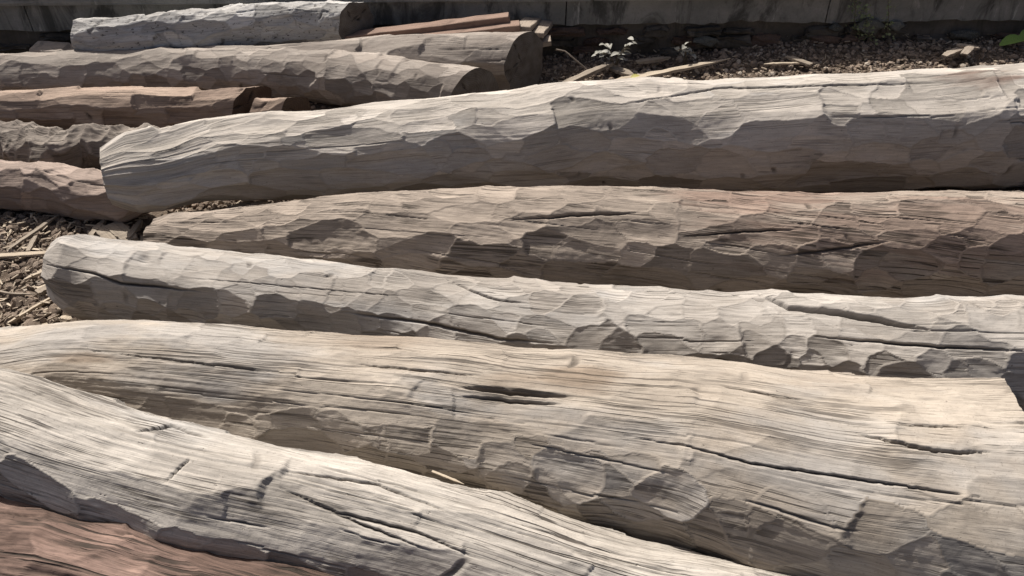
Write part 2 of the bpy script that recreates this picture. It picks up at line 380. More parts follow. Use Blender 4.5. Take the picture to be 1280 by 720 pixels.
    for e in (0, 1):                                             # oblique saw cut
        if shear[e]:
            z_ = np.clip(1 - (u if e == 0 else L - u) / .35, 0, 1); lat = (V - C[:, None]); lf = (lat * Fd[:, None]).sum(-1); lu = (lat * U[:, None]).sum(-1)
            if shear[e] == 'edge':                               # saw cut lying in a plane that happens to be seen edge-on
                k0 = 0 if e == 0 else -1; dv_ = C[k0] - np.array([0, 0, CAM_H]); dv_ /= np.linalg.norm(dv_); n_ = T[k0] - (T[k0] @ dv_) * dv_
                V = V + (z_[:, None] * (.24 * lf - (lat @ n_) / (n_ @ T[k0]) + .010 * fbm(pp * 9, 0 * pp, seed, 3)))[..., None] * T[:, None]
            else: V = V + (z_[:, None] * (shear[e] * lf))[..., None] * T[:, None]
    tb = (tint - .5) * np.where(fup > .6, brk * brktop, brk); fb = np.where(tb == 0, 0, fid); mk = np.zeros(uu.shape)
    for ax_ in (0, 1):
        for sh in (-1, 1): mk = np.maximum(mk, np.roll(fb, sh, ax_) != fb)
    mk[0] = mk[-1] = 0
    tint = .5 + (tint - .5) * np.where(fup > .6, .45 + .55 * brktop, 1.0)
    lc = np.stack([gu + tb * .6, gw + tb * .11 + tb * .14 * uu, np.full(uu.shape, seed * 7.31)], -1)
    mid = C[len(C) // 2]; root = bpy.data.objects.new(name, None); col.objects.link(root)
    loc = np.array([mid[0], mid[1], 0.0]); root.location = loc; root.empty_display_size = .1
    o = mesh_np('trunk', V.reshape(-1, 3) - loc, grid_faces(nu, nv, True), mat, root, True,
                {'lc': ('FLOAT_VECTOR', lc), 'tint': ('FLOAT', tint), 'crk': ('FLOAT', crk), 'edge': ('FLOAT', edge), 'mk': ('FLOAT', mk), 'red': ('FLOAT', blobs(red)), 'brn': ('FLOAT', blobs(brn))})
    tag(root, label, 'log', group)
    # --- end faces, each a part
    for e in (0, 1):
        ring = V[0] if e == 0 else V[-1]; cen = ring.mean(0); nr = 26
        k_ = np.linspace(1, 0, nr)[:, None, None]; axd = -T[0] if e == 0 else T[-1]
        G = cen + (ring - cen)[None] * k_
        lo = G - cen; fx, fy = (lo @ (Fd[0] if e == 0 else Fd[-1])), (lo @ (U[0] if e == 0 else U[-1]))
        bulge = (.004 * (1 - k_[..., 0] ** 2) + .006 * fbm(fx * 40, fy * 40, seed + 50 + e, 3) * (k_[..., 0] < 1))
        ck = np.zeros(fx.shape); an = np.arctan2(fy, fx); rad = np.hypot(fx, fy)
        for q_ in range(3):
            a0 = rng.uniform(-np.pi, np.pi); dd = np.abs((an - a0 + np.pi) % (2 * np.pi) - np.pi) * rad + .004 * np.sin(rad * 90 + q_)
            ck = np.maximum(ck, np.exp(-(dd / .0025) ** 2) * (rad < rng.uniform(.5, .98) * rad.max()))
        G = G + ((bulge - .01 * ck) * (k_[..., 0] < 1))[..., None] * axd
        F = grid_faces(nr, nv, True)
        if e == 0: F = F[:, ::-1]
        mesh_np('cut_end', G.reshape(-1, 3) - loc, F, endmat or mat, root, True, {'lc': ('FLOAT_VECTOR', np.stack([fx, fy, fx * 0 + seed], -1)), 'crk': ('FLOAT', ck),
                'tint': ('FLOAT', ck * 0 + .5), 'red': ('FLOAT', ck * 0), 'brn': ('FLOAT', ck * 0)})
    LOGS.append((np.stack([q, Y, Z], -1)[::10], RR[::10]))
    return root

# ------------------------------------------------------------------ ground
def soil_mat():
    k = NT('soil'); tc = k.n('ShaderNodeTexCoord').outputs['Object']
    a = k.noise(tc, 3, 5); b = k.noise(tc, 60, 5, .65)
    c = k.mix(k.ramp(a, .3, .7), (.08, .06, .045), (.14, .107, .08)); c = k.mix(k.ramp(b, .4, .75), c, (.18, .15, .122))
    k.bump(b, .9, .02)
    return k.done(c, .97, .1)
gx = np.concatenate([[-60, -30, -15, -8, -5], np.arange(-3.4, 4.6, .04), [5.5, 8, 15, 30, 60]])
gy = np.concatenate([[-60, -25, -8, -3, -1, 0], np.arange(.5, 5.2, .04), [6, 8, 15, 30, 80]])
GX, GY = np.meshgrid(gx, gy, indexing='ij')
ground = mesh_np('ground', np.stack([GX, GY, gz(GX, GY)], -1).reshape(-1, 3), grid_faces(len(gx), len(gy))[:, ::1], soil_mat())
tag(ground, 'dark soil strewn with volcanic gravel under the logs', kind='structure')

# ------------------------------------------------------------------ boundary wall
w0 = on_z(0, 40, .2); w1 = on_z(1280, 24, .22); wd = (w1 - w0); wd[2] = 0; wd /= np.linalg.norm(wd); wnor = np.array([wd[1], -wd[0], 0])   # towards the camera
WANG = math.atan2(wd[1], wd[0])
def concrete_mat(name, A, B, streak=1.0):
    k = NT(name); tc = k.n('ShaderNodeTexCoord').outputs['Object']
    st = k.noise(tc, (5, 5, 1.8), 6, .7, .8); st2 = k.noise(tc, (13, 13, 2.6), 6, .7, .6); bl = k.noise(tc, (2.2, 2.2, 4), 6, .65); fi = k.noise(tc, 70, 5, .6)
    c = k.mix(k.ramp(bl, .32, .7), A, B)
    c = k.mix(k.ramp(st, .46, .64, 0, .85 * streak), c, tuple(x * .28 for x in A))
    c = k.mix(k.ramp(st2, .6, .74, 0, .6 * streak), c, tuple(min(1, x * 2.3) for x in B))
    c = k.mix(k.ramp(fi, .5, .8, 0, .35), c, (.07, .075, .055))
    k.bump(k.math('MULTIPLY_ADD', fi, .5, k.math('MULTIPLY', st, .6)), .8, .012)
    return k.done(c, .93, .15)
M_conc = concrete_mat('mossy_concrete', (.19, .188, .172), (.30, .29, .265))
M_beam = concrete_mat('pale_ledge', (.26, .255, .235), (.36, .35, .32), .5)
M_found = concrete_mat('old_foundation', (.075, .068, .058), (.13, .115, .098), .6)
M_brick = rock_mat('old_brick', (.075, .052, .042), (.12, .085, .068), (.17, .145, .125))
M_stone = rock_mat('foundation_stone', (.07, .07, .062), (.13, .13, .115), (.2, .19, .17))
wall = bpy.data.objects.new('boundary_wall', None); col.objects.link(wall)
wall.location = (w0[0], w0[1], 0); wall.rotation_euler = (0, 0, WANG)
tag(wall, 'long dark mossy concrete wall standing on an old foundation behind the logs', 'wall')
wrng = random.Random(4)
def block(name, x0, x1, y0, y1, z0, z1, mat, jit=.0, cuts=0, bev=.006, parent=wall, rot=0, seed=0):
    """rough block: local wall coordinates, y negative = towards the camera"""
    bm = bmesh.new(); bmesh.ops.create_cube(bm, size=1)
    for v in bm.verts: v.co = Vector(((x0 + x1) / 2 + v.co.x * (x1 - x0), (y0 + y1) / 2 + v.co.y * (y1 - y0), (z0 + z1) / 2 + v.co.z * (z1 - z0)))
    if cuts: bmesh.ops.subdivide_edges(bm, edges=bm.edges[:], cuts=cuts, use_grid_fill=True)
    rr_ = random.Random(seed + int(x0 * 977) + int(z0 * 331))
    if bev: bmesh.ops.bevel(bm, geom=[e for e in bm.edges if len(e.link_faces) == 2 and e.calc_face_angle() > .5], offset=bev, segments=2, affect='EDGES')
    for v in bm.verts: v.co += Vector([rr_.uniform(-jit, jit) for _ in range(3)])
    return bm_obj(name, bm, mat, parent)
# panels with open joints (the joint pitch follows the seams in the photograph), broken lower edge
edges_x = [-4.0, .2]
while edges_x[-1] < 8: edges_x.append(edges_x[-1] + 1.62)
for a, b in zip(edges_x[:-1], edges_x[1:]):
    n = 44; xs_ = np.linspace(a + .004, b - .004, n); zs_ = np.concatenate([[0], np.linspace(.01, .345, 30)])
    XX, ZZ = np.meshgrid(xs_, zs_, indexing='ij')
    low = .215 + .03 * fbm(XX * 3.1, XX * 0, 61, 4) + .02 * fbm(XX * 17, XX * 0, 67, 2)
    Zf = ZZ * (.56 - low) / .345 + low
    yf = .012 * fbm(XX * 5, Zf * 5, 71, 4) - .02 * np.exp(-(Zf - low) / .02) * 0
    front = np.stack([XX, yf, Zf], -1); back = np.stack([XX, yf * 0 + .16, Zf], -1)
    per = [(i, 0) for i in range(n)] + [(n - 1, j) for j in range(1, 31)] + [(i, 30) for i in range(n - 2, -1, -1)] + [(0, j) for j in range(29, 0, -1)]
    idx = lambda i, j: i * 31 + j
    N_ = n * 31; Vv = np.concatenate([front.reshape(-1, 3), back.reshape(-1, 3)])
    Ff = grid_faces(n, 31); Fb = grid_faces(n, 31)[:, ::-1] + N_
    sd = [(idx(*p), idx(*per[(k_ + 1) % len(per)]), idx(*per[(k_ + 1) % len(per)]) + N_, idx(*p) + N_) for k_, p in enumerate(per)]
    mesh_np('concrete_panel', Vv, np.concatenate([Ff, Fb, np.array(sd)[:, ::-1]]), M_conc, wall, False)
# two ledge courses that cross the upper left corner of the picture
for (z0, z1, yo) in ((.362, .398, -.04), (.412, .46, -.025)):
    xe = -4.0
    while xe < 8:
        ln_ = 1.9; block('ledge', xe, xe + ln_ - .012, yo, .05, z0, z1, M_beam, .003, 6, .006); xe += ln_
# foundation: recessed mortar core with separate stones and bricks in front of it
block('foundation_core', -4, 8.4, .03, .16, -.15, .25, M_found, .004, 14, 0)
xe = -.4
while xe < 6.4:
    for row, (z0, z1) in enumerate(((.01, .065), (.075, .13), (.14, .19))):
        if wrng.random() < .4: continue
        ln_ = wrng.uniform(.13, .24)
        block('brick', xe + row * .07, xe + row * .07 + ln_, wrng.uniform(-.035, .0), .06, z0 + wrng.uniform(-.02, .012), z1 + wrng.uniform(-.015, .008), M_brick if wrng.random() < .3 else M_found, .012, 2, .012, seed=int(xe * 50) + row)
    xe += wrng.uniform(.23, .30)
def lump(name, c, size, mat, seed, parent=None, sub=2, flat=True, sq=(1, 1, 1)):
    bm = bmesh.new(); bmesh.ops.create_icosphere(bm, subdivisions=sub, radius=1)
    rr_ = random.Random(seed); ph_ = [rr_.uniform(0, 6.3) for _ in range(6)]
    for v in bm.verts:
        d = v.co.copy(); k_ = 1 + .18 * math.sin(3 * d.x + ph_[0]) * math.sin(3 * d.y + ph_[1]) + .14 * math.sin(5 * d.z + 4 * d.x + ph_[2]) + rr_.uniform(-.07, .07)
        v.co = Vector((d.x * size * sq[0] * k_, d.y * size * sq[1] * k_, d.z * size * sq[2] * k_))
    rz = rr_.uniform(0, 6.3)
    o = bm_obj(name, bm, mat, parent, False); o.location = c; return o
wt = lambda x, y: None
def wall_local(px, py, z):
    """pixel on the wall plane (approximately at height z) -> local x along the wall"""
    d = ray(px, py); n = wnor; t = ((w0 - np.array([0, 0, CAM_H])) @ n) / (d @ n); p = np.array([0, 0, CAM_H]) + d * t
    return float((p - w0)[:2] @ wd[:2]), float(p[2])
for i, (px, py, sz, sq) in enumerate([(1042, 33, .055, (1.1, .7, .6)), (1083, 31, .10, (1.3, .6, .65)), (1117, 31, .06, (1.1, .7, .7)), (880, 50, .07, (1.5, .6, .6)), (1030, 48, .08, (1.6, .5, .5)), (1060, 47, .06, (1.2, .6, .6)), (1200, 42, .08, (1.5, .6, .5))]):
    lx, lz = wall_local(px, py, .15); lump('stone', (lx, -.03, lz), sz * .75, M_stone if i in (0, 1, 2) else (M_brick if i in (4, 5) else M_stone), 90 + i, wall, 2, True, sq)

# ------------------------------------------------------------------ the logs
S = srgb
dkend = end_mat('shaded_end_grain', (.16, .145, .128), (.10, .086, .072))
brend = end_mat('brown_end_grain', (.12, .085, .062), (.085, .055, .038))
PALE = wood_mat('pale_hewn_wood', (.55, .50, .44), (.42, .38, .33), lines=.4, grain=.8, alb=.93)
pale2 = wood_mat('bleached_wood', (.55, .505, .445), (.42, .38, .33), grain=1.1)
greyw = wood_mat('silver_grey_wood', (.52, .48, .43), (.39, .35, .305), lines=.5, grain=.85)
tanw = wood_mat('tan_wood', (.50, .437, .362), (.38, .325, .265), grain=.95, lines=.8)
brnw = wood_mat('brown_grey_wood', (.47, .395, .325), (.33, .275, .225), red=(.215, .145, .112), grain=1.1)
redw = wood_mat('red_brown_wood', (.25, .17, .138), (.14, .092, .072), grain=1.7, wscale=.6, lines=1.2)
redg = wood_mat('dull_red_wood', (.38, .29, .225), (.28, .205, .158), grain=.8, lines=.4, alb=1.0)
backw = wood_mat('dim_grey_wood', (.38, .335, .29), (.28, .24, .205), lines=.3, alb=.86, grain=.8)
pinkw = wood_mat('pinkish_grey_wood', (.36, .29, .245), (.27, .21, .175), lines=.3, alb=1.0, grain=.8)
pitw = wood_mat('pitted_grey_wood', (.50, .485, .46), (.36, .345, .32), pit=1.0, lines=.3, alb=1.0)
darkw = wood_mat('fibrous_dark_wood', (.30, .26, .22), (.20, .165, .14), grain=1.2)

log('red-brown log in the bottom left corner of the picture', [(-300, 510, .165), (0, 590, .165), (100, 618, .165), (200, 648, .165), (300, 680, .165), (400, 715, .165), (650, 800, .165)],
    redw, redw, du=.005, dv=.0026, seed=11, fl=0.16, fw=0.08, fdep=0.003, rough=0.006, ncr=70, nnick=3, twist=-.12, crw=(.0015, .004), crlen=(.08, .4), foff=0.003, brk=0.0)
bleached = log('bleached pale log running diagonally in the foreground above the red-brown log',
    [(-250, 392, .135), (0, 458, .135), (100, 487, .137), (250, 528, .14), (425, 567, .14), (590, 607, .14), (765, 660, .14), (1015, 719, .14), (1300, 795, .14)],
    pale2, pale2, lift=[(-250, .24), (0, .18), (780, 0)], du=.0038, dv=.0021, seed=12, fl=.12, fw=.065, fdep=0.0035, topflat=0.2, rough=0.004, ncr=60, nnick=5, crlen=(.08, .5),
    cracks=[([(205, 605), (240, 570)], 2.5, .008), ([(170, 540), (215, 532), (260, 548)], 4, .012), ([(700, 585), (800, 604), (900, 640), (1000, 668)], 3, .01), ([(350, 588), (470, 605), (560, 640)], 3, .01),
            ([(350, 610), (420, 640), (520, 665), (600, 700)], 3.5, .01), ([(380, 625), (450, 655), (540, 690)], 3, .01)], foff=0.0035, brktop=0.0, fk=0.5)
log('broad tan log with a sawn right end in the middle of the foreground',
    [(-300, 424, .178), (0, 408, .18), (80, 401, .182), (130, 400, .184), (250, 404, .188), (430, 416, .194), (600, 428, .203), (750, 437, .22), (900, 448, .235), (1050, 465, .25), (1150, 473, .258), (1372, 490, .27)],
    tanw, tanw, du=.0042, dv=.0023, seed=13, fl=.09, fw=.05, fdep=0.003, topflat=.3, rough=0.004, ncr=45, nnick=8, shear=(0, 'edge'), crlen=(.15, .7),
    cracks=[([(575, 484), (640, 490), (715, 497)], 7, .016), ([(575, 495), (650, 503), (700, 506)], 4, .012), ([(900, 482), (950, 491), (1010, 502)], 2.5, .01), ([(780, 545), (860, 558), (940, 580), (1090, 602), (1280, 630)], 2.5, .012), ([(1070, 542), (1165, 562), (1220, 569), (1280, 570)], 4, .014),
            ([(1130, 532), (1190, 535), (1245, 538)], 2.2, .01), ([(440, 455), (520, 462), (600, 470)], 2.2, .01), ([(130, 440), (260, 455), (360, 468)], 2.2, .01)],
    brn=[(720, 475, 60, 20, .5), (640, 478, 60, 14, .35), (110, 447, 45, 8, .5), (480, 425, 60, 14, .3)], foff=.004, brktop=0.0)
log('silver-grey hewn log with a blunt left end and a long open crack at right',
    [(62, 296, .142), (100, 297, .142), (200, 303, .145), (350, 318, .145), (500, 335, .147), (600, 346, .15), (700, 353, .152), (850, 360, .155), (1000, 365, .158), (1150, 370, .17), (1280, 369, .178), (1500, 375, .18)],
    greyw, greyw, du=.0044, dv=.0025, seed=14, fl=.075, fw=.06, fdep=0.0035, topflat=0.3, rough=.0022, ncr=40, nnick=14, taper=((.07, .30), 0), shear=(-.05, 0),
    cracks=[([(950, 368), (985, 384), (1050, 391), (1100, 401), (1160, 412)], 7, .03), ([(1020, 421), (1090, 427), (1180, 434), (1280, 439)], 3.5, .016), ([(60, 331), (115, 341), (150, 354), (195, 358), (250, 364)], 3.5, .014),
            ([(430, 390), (540, 405), (620, 423), (690, 430)], 4, .014), ([(560, 350), (610, 372), (660, 380)], 2.5, .01), ([(880, 452), (900, 450), (935, 460)], 4, .012)],
    dents=[(180, 324, 7, 5, .008), (545, 378, 14, 12, .008), (900, 428, 12, 7, .004)], foff=.004, brktop=0.3)
log('brown-grey log with a reddish right half lying under the largest pale log',
    [(188, 270, .105), (300, 257, .125), (380, 247, .145), (450, 240, .16), (560, 235, .18), (640, 232, .19), (760, 232, .195), (900, 236, .195), (1000, 239, .192), (1130, 238, .192), (1280, 238, .195), (1500, 238, .195)],
    brnw, brnw, du=.0048, dv=.0028, seed=15, fl=.11, fw=.054, fdep=0.0035, topflat=.5, rough=.0042, ncr=60, nnick=8, twist=.10, taper=((.08, .2), 0), shear=(-.3, 0),
    cracks=[([(855, 295), (920, 290), (1000, 286)], 3, .012), ([(640, 275), (720, 268), (800, 266)], 3.5, .012), ([(970, 320), (1040, 312), (1110, 302)], 4, .012)],
    red=[(1200, 290, 330, 60, .6), (960, 250, 130, 22, .75)], dents=[(740, 295, 90, 22, .012), (1140, 255, 60, 10, .008)], foff=.0045)
log('largest pale log, tapering to a hewn left end, running across the whole yard',
    [(118, 178, .135), (200, 158, .145), (260, 146, .155), (350, 138, .17), (450, 129, .185), (560, 118, .198), (640, 110, .214), (690, 103, .226), (740, 99, .232), (850, 96, .24), (1000, 92, .25), (1130, 86, .257), (1280, 77, .262), (1520, 65, .265)],
    PALE, PALE, lift=[(120, .12), (800, .0)], du=.0056, dv=.0034, seed=16, fl=.135, fw=.06, fdep=0.0035, topflat=.45, rough=.0026, ncr=50, nnick=18, taper=((.10, .30), 0), flats=((R(62), 0.0, 1.1, .76), (R(5), 0.0, .7, .85)), shear=(-.25, 0),
    cracks=[([(780, 130), (900, 110), (1080, 106), (1180, 104)], 2.2, .01)], red=[(1225, 100, 55, 12, .7)], foff=.0045)
log('pinkish-grey log at the left edge tucked under the tip of the largest pale log',
    [(-300, 186, .10), (0, 195, .105), (60, 200, .105), (118, 210, .10), (195, 222, .09)],
    pinkw, pinkw, du=.007, dv=.004, seed=17, fl=0.09, fw=0.06, fdep=0.004, ncr=16, nnick=12, rough=.004, taper=(0, (.15, .5)), fk=0.5)
log('rough dark fibrous log lying between the dull red log and the pinkish log',
    [(-300, 152, .10), (0, 150, .10), (40, 152, .10), (75, 157, .095), (100, 153, .10), (150, 155, .10), (220, 155, .10), (330, 152, .10)],
    darkw, darkw, du=.006, dv=.0045, seed=18, fl=0.05, fw=0.07, fdep=0.004, ridge=.013, ncr=10, nnick=40, rough=.006, fk=0.5)
log('dull red log with a round dark sawn end at left',
    [(-300, 118, .105), (0, 112, .105), (60, 109, .105), (150, 107, .105), (230, 108, .102), (312, 107, .10)],
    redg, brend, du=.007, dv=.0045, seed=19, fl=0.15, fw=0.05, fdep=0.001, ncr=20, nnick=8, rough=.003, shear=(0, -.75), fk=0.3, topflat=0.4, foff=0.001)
log('small brown log end peeping out under the long grey log', [(318, 122, .065), (340, 121.5, .065), (366, 121, .066)],
    redg, brend, lift=.05, du=.008, dv=.006, seed=20, ncr=4, nnick=2, shear=(0, -.9), fw=0.05, fdep=0.002, foff=0.002)
log('long grey log with small rippled axe cuts, lying behind the dull red log',
    [(-300, 70, .125), (0, 66, .128), (50, 64, .128), (100, 60, .13), (200, 57, .13), (300, 57, .13), (380, 58, .135), (450, 64, .145), (520, 73, .15), (592, 81, .15)],
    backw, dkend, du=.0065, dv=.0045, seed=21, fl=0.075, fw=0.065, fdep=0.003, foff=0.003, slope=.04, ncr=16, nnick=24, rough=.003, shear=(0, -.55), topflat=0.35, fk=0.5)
log('thick log with a cracked sawn end beside the reddish boards',
    [(46, 50, .095), (60, 51, .097), (150, 53, .11), (300, 56, .125), (360, 53, .135), (430, 47, .15), (500, 42, .162), (570, 40, .172), (657, 38, .18)],
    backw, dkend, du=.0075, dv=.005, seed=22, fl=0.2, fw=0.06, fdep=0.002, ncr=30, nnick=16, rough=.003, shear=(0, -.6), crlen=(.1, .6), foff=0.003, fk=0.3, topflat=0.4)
log('pale pitted log lying nearest to the wall at upper left',
    [(95, 22, .115), (150, 19, .12), (200, 13, .123), (270, 7, .128), (330, 2, .13), (380, 1, .13), (442, 2, .13)],
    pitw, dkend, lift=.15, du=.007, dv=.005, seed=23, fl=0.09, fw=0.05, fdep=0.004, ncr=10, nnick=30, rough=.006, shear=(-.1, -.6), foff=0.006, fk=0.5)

# ------------------------------------------------------------------ gravel
def near_log(x, y, z, f=.8):
    m = np.zeros(len(x), bool)
    for A, r_ in LOGS:
        for c, r1 in zip(A, r_): m |= ((x - c[0])**2 + (y - c[1])**2 < (r1 * .55)**2) & (c[2] - r1 < .06)
    return m
def pebbles(name, regions, sizes, mat, seed):
    rng = np.random.default_rng(seed); X, Y, Sz = [], [], []
    for (x0, x1, y0, y1, n) in regions:
        X.append(rng.uniform(x0, x1, n)); Y.append(rng.uniform(y0, y1, n)); Sz.append(sizes[0] * (sizes[1] / sizes[0]) ** (rng.random(n) ** 1.6))
    X, Y, Sz = map(np.concatenate, (X, Y, Sz)); ok = ~near_log(X, Y, 0)
    wy = w0[1] + (X - w0[0]) * wd[1] / wd[0]; ok &= Y < wy - .0
    X, Y, Sz = X[ok], Y[ok], Sz[ok]
    bm = bmesh.new(); bmesh.ops.create_icosphere(bm, subdivisions=1, radius=1); bm.verts.ensure_lookup_table()
    B = np.array([v.co[:] for v in bm.verts]); Fc = np.array([[v.index for v in f.verts] for f in bm.faces]); bm.free()
    n = len(X); rot = rng.uniform(0, 6.283, (n, 2)); sc = rng.uniform(.6, 1.25, (n, 3)); sc[:, 2] *= .8
    jit = 1 + rng.uniform(-.28, .28, (n, len(B), 1)); V = B[None] * jit * sc[:, None] * Sz[:, None, None]
    c, s_ = np.cos(rot), np.sin(rot)
    x = V[..., 0] * c[:, :1] - V[..., 1] * s_[:, :1]; y = V[..., 0] * s_[:, :1] + V[..., 1] * c[:, :1]; z = V[..., 2]
    y2 = y * np.cos(rot[:, 1:] * .12) - z * np.sin(rot[:, 1:] * .12); z2 = y * np.sin(rot[:, 1:] * .12) + z * np.cos(rot[:, 1:] * .12)
    zz = gz(X, Y) + Sz * rng.uniform(.1, .7, n)
    V = np.stack([x + X[:, None], y2 + Y[:, None], z2 + zz[:, None]], -1).reshape(-1, 3)
    F = (Fc[None] + (np.arange(n) * len(B))[:, None, None]).reshape(-1, 3)
    return mesh_np(name, V, F, mat, None, False)
M_grav = rock_mat('volcanic_gravel', (.12, .093, .072), (.26, .205, .16), (.40, .35, .29))
gv = pebbles('gravel', [(-2.6, -1.0, 1.2, 3.1, 9000), (-1.0, 0.3, 1.6, 2.9, 2500), (-.3, 3.6, 3.05, 5.0, 17000), (-3.2, -.3, 3.3, 4.8, 2500), (.3, 3.2, 2.2, 3.05, 2500), (.9, 2.2, .7, 1.7, 3000)], (.006, .019), M_grav, 5)
tag(gv, 'loose dark brown volcanic gravel', 'gravel', kind='stuff')
srng = random.Random(8)
smesh = []
for i in range(8):
    o = lump('stone', (0, 0, 0), 1, M_grav, 300 + i, ground, 2, True, (1, .8, .6)); smesh.append(o)
spots = [(srng.uniform(0, 180), srng.uniform(270, 410)) for _ in range(70)] + [(srng.uniform(690, 1280), srng.uniform(60, 100)) for _ in range(110)]
for i, (px, py) in enumerate(spots):
    p = on_z(px, py, .02)
    if near_log(np.array([p[0]]), np.array([p[1]]), 0)[0]: continue
    o = smesh[i] if i < 8 else smesh[i % 8].copy()
    if i >= 8: col.objects.link(o)
    s_ = srng.uniform(.016, .028); o.scale = (s_,) * 3; o.rotation_euler = (srng.uniform(-.4, .4), srng.uniform(-.4, .4), srng.uniform(0, 6.28))
    p[2] = float(gz(p[0], p[1])) + s_ * .45; o.location = p

# ------------------------------------------------------------------ splinters, chips and boards
M_chip = chip_mat('fresh_splinter', (.46, .39, .30), (.31, .255, .19)); M_old = chip_mat('old_splinter', (.30, .255, .20), (.2, .165, .13))
M_redb = chip_mat('reddish_board', (.26, .18, .14), (.17, .112, .085)); M_gryb = chip_mat('grey_board', (.33, .28, .225), (.22, .18, .145))
def sliver(name, label, cat, p0, p1, w, th, mat, z=.03, seed=0, point=(.35, .15), bend=0.0, z1=None, tilt=0.0, group=None):
    """split piece of wood lying between two picture points on the ground, with torn ends"""
    def g3(p, zz):
        q = on_z(p[0], p[1], zz)
        for _ in range(3): q = on_z(p[0], p[1], float(gz(q[0], q[1])) + zz)
        return q
    a, b = g3(p0, z), g3(p1, z if z1 is None else z1); d = b - a; L = np.linalg.norm(d); n = 14; rr_ = random.Random(seed)
    V = []
    for i in range(n):
        t = i / (n - 1); k_ = min(1, point[0] + (1 - point[0]) * t / .22) * min(1, point[1] + (1 - point[1]) * (1 - t) / .25)
        yo = bend * math.sin(math.pi * t) + rr_.uniform(-.03, .03) * w; hw = w / 2 * k_ * rr_.uniform(.9, 1.1); th2 = th / 2 * max(.35, k_) * rr_.uniform(.85, 1.15)
        zo = rr_.uniform(-.1, .1) * th
        for sy_, sz_ in ((-1, -1), (1, -1), (1, 1), (-1, 1)):
            V.append((t * L - L / 2, yo + sy_ * hw * (1 if sz_ < 0 else .92), zo + sz_ * th2))
    F = [(i * 4 + j, i * 4 + (j + 1) % 4, i * 4 + 4 + (j + 1) % 4, i * 4 + 4 + j) for i in range(n - 1) for j in range(4)] + [(3, 2, 1, 0), (4 * n - 4, 4 * n - 3, 4 * n - 2, 4 * n - 1)]
    o = mesh_np(name, V, [f[::-1] for f in F], mat, None, False)
    m = (a + b) / 2; dx = Vector(d).normalized(); yv = Vector((0, 0, 1)).cross(dx).normalized(); zv = dx.cross(yv)
    o.matrix_world = Matrix.Translation(m) @ Matrix((dx, yv, zv)).transposed().to_4x4() @ Matrix.Rotation(tilt, 4, 'X')
    return tag(o, label, cat, group) if label else o
SL = 'wood splinter'
sliver('wood_splinter', 'wide pale splinter at the left picture edge touching the blunt end of the grey log', SL, (-60, 323), (66, 316), .026, .009, M_chip, .03, 1, (.9, .6))
sliver('wood_splinter', 'long grey splinter lying steeply below the pinkish log at left', SL, (10, 312), (76, 267), .018, .008, M_old, .03, 2)
sliver('wood_splinter', 'short upright grey chip beside the long grey splinter at left', SL, (35, 314), (45, 295), .02, .008, M_old, .03, 3, (.8, .6))
sliver('wood_splinter', 'short pale splinter just below the wide pale splinter', SL, (29, 350), (62, 336), .016, .008, M_chip, .025, 4, (.1, .6))
sliver('wood_splinter', 'thin pale stick slanting up to the lower corner of the grey log end', SL, (10, 404), (66, 371), .012, .009, M_chip, .025, 5, (.5, .8))
sliver('wood_splinter', 'thin curved brown root lying on the gravel at left edge', SL, (-15, 358), (47, 367), .008, .006, M_old, .028, 6, (.3, .1), -.02)
sliver('wood_splinter', 'squarish grey chip leaning on the blunt end of the grey log', SL, (46, 366), (64, 358), .035, .012, M_old, .03, 7, (.9, .9))
sliver('wood_splinter', 'tiny white chip between the grey and tan logs', SL, (76, 396), (90, 399), .02, .006, M_chip, .04, 8, (.5, .3))
sliver('wood_splinter', 'broken chip in the shade left of the brown-grey log tip', SL, (122, 283), (142, 303), .05, .012, M_old, .03, 9, (.9, .8))
sliver('wood_splinter', 'flat square chip in the shade under the largest log tip', SL, (140, 280), (165, 300), .07, .012, M_old, .035, 10, (.9, .7))
sliver('wood_splinter', 'narrow dark stick in the shade next to the brown-grey log tip', SL, (160, 298), (176, 276), .025, .012, M_old, .04, 11, (.7, .7))
sliver('wood_splinter', 'dark stick jammed under the pinkish log end', SL, (112, 298), (130, 276), .025, .015, M_old, .03, 26, (.7, .7))
sliver('wood_splinter', 'pale chip lying in the gap under the largest pale log', SL, (285, 262), (318, 252), .04, .01, M_chip, .06, 12, (.8, .6))
sliver('wood_splinter', 'smaller pale chip at the right end of the gap under the largest log', SL, (312, 258), (334, 251), .03, .01, M_chip, .07, 13, (.5, .6))
sliver('wood_splinter', 'long pale splinter lying on the gravel behind the largest log', SL, (752, 106), (913, 73), .045, .014, M_chip, .05, 14, (.9, .12))
sliver('wood_splinter', 'grey branch piece slanting up behind the largest log near the cracked end', SL, (690, 112), (764, 79), .045, .02, M_old, .05, 15, (.5, .8), z1=.07)
sliver('wood_splinter', 'short pale splinter crossing under the long pale splinter', SL, (760, 103), (832, 88), .04, .012, M_chip, .04, 16, (.6, .3))
sliver('wood_splinter', 'small thin pale stick on the gravel right of the long splinter', SL, (955, 80), (1003, 79), .022, .01, M_chip, .035, 17, (.3, .5))
sliver('wood_splinter', 'grey triangular chip on the gravel below the wall weeds', SL, (982, 70), (1014, 81), .05, .012, M_old, .04, 18, (.3, .9))
sliver('wood_splinter', 'broken brown bark piece below the leafy weed', SL, (765, 84), (790, 94), .07, .015, M_old, .04, 19, (.8, .5))
sliver('wood_splinter', 'grey bark flake just above the long pale splinter', SL, (795, 78), (838, 72), .05, .015, M_old, .05, 20, (.6, .3))
for i, (a, b, t) in enumerate([((1180, 70), (1206, 58), 'left pale flake of the small heap of debris at far right'), ((1196, 56), (1224, 60), 'upper pale flake of the small heap of debris at far right'), ((1205, 68), (1214, 58), 'middle pale flake of the small heap of debris at far right')]):
    sliver('wood_splinter', t, SL, a, b, .05, .012, M_gryb, .06 + .01 * i, 30 + i, (.7, .6))
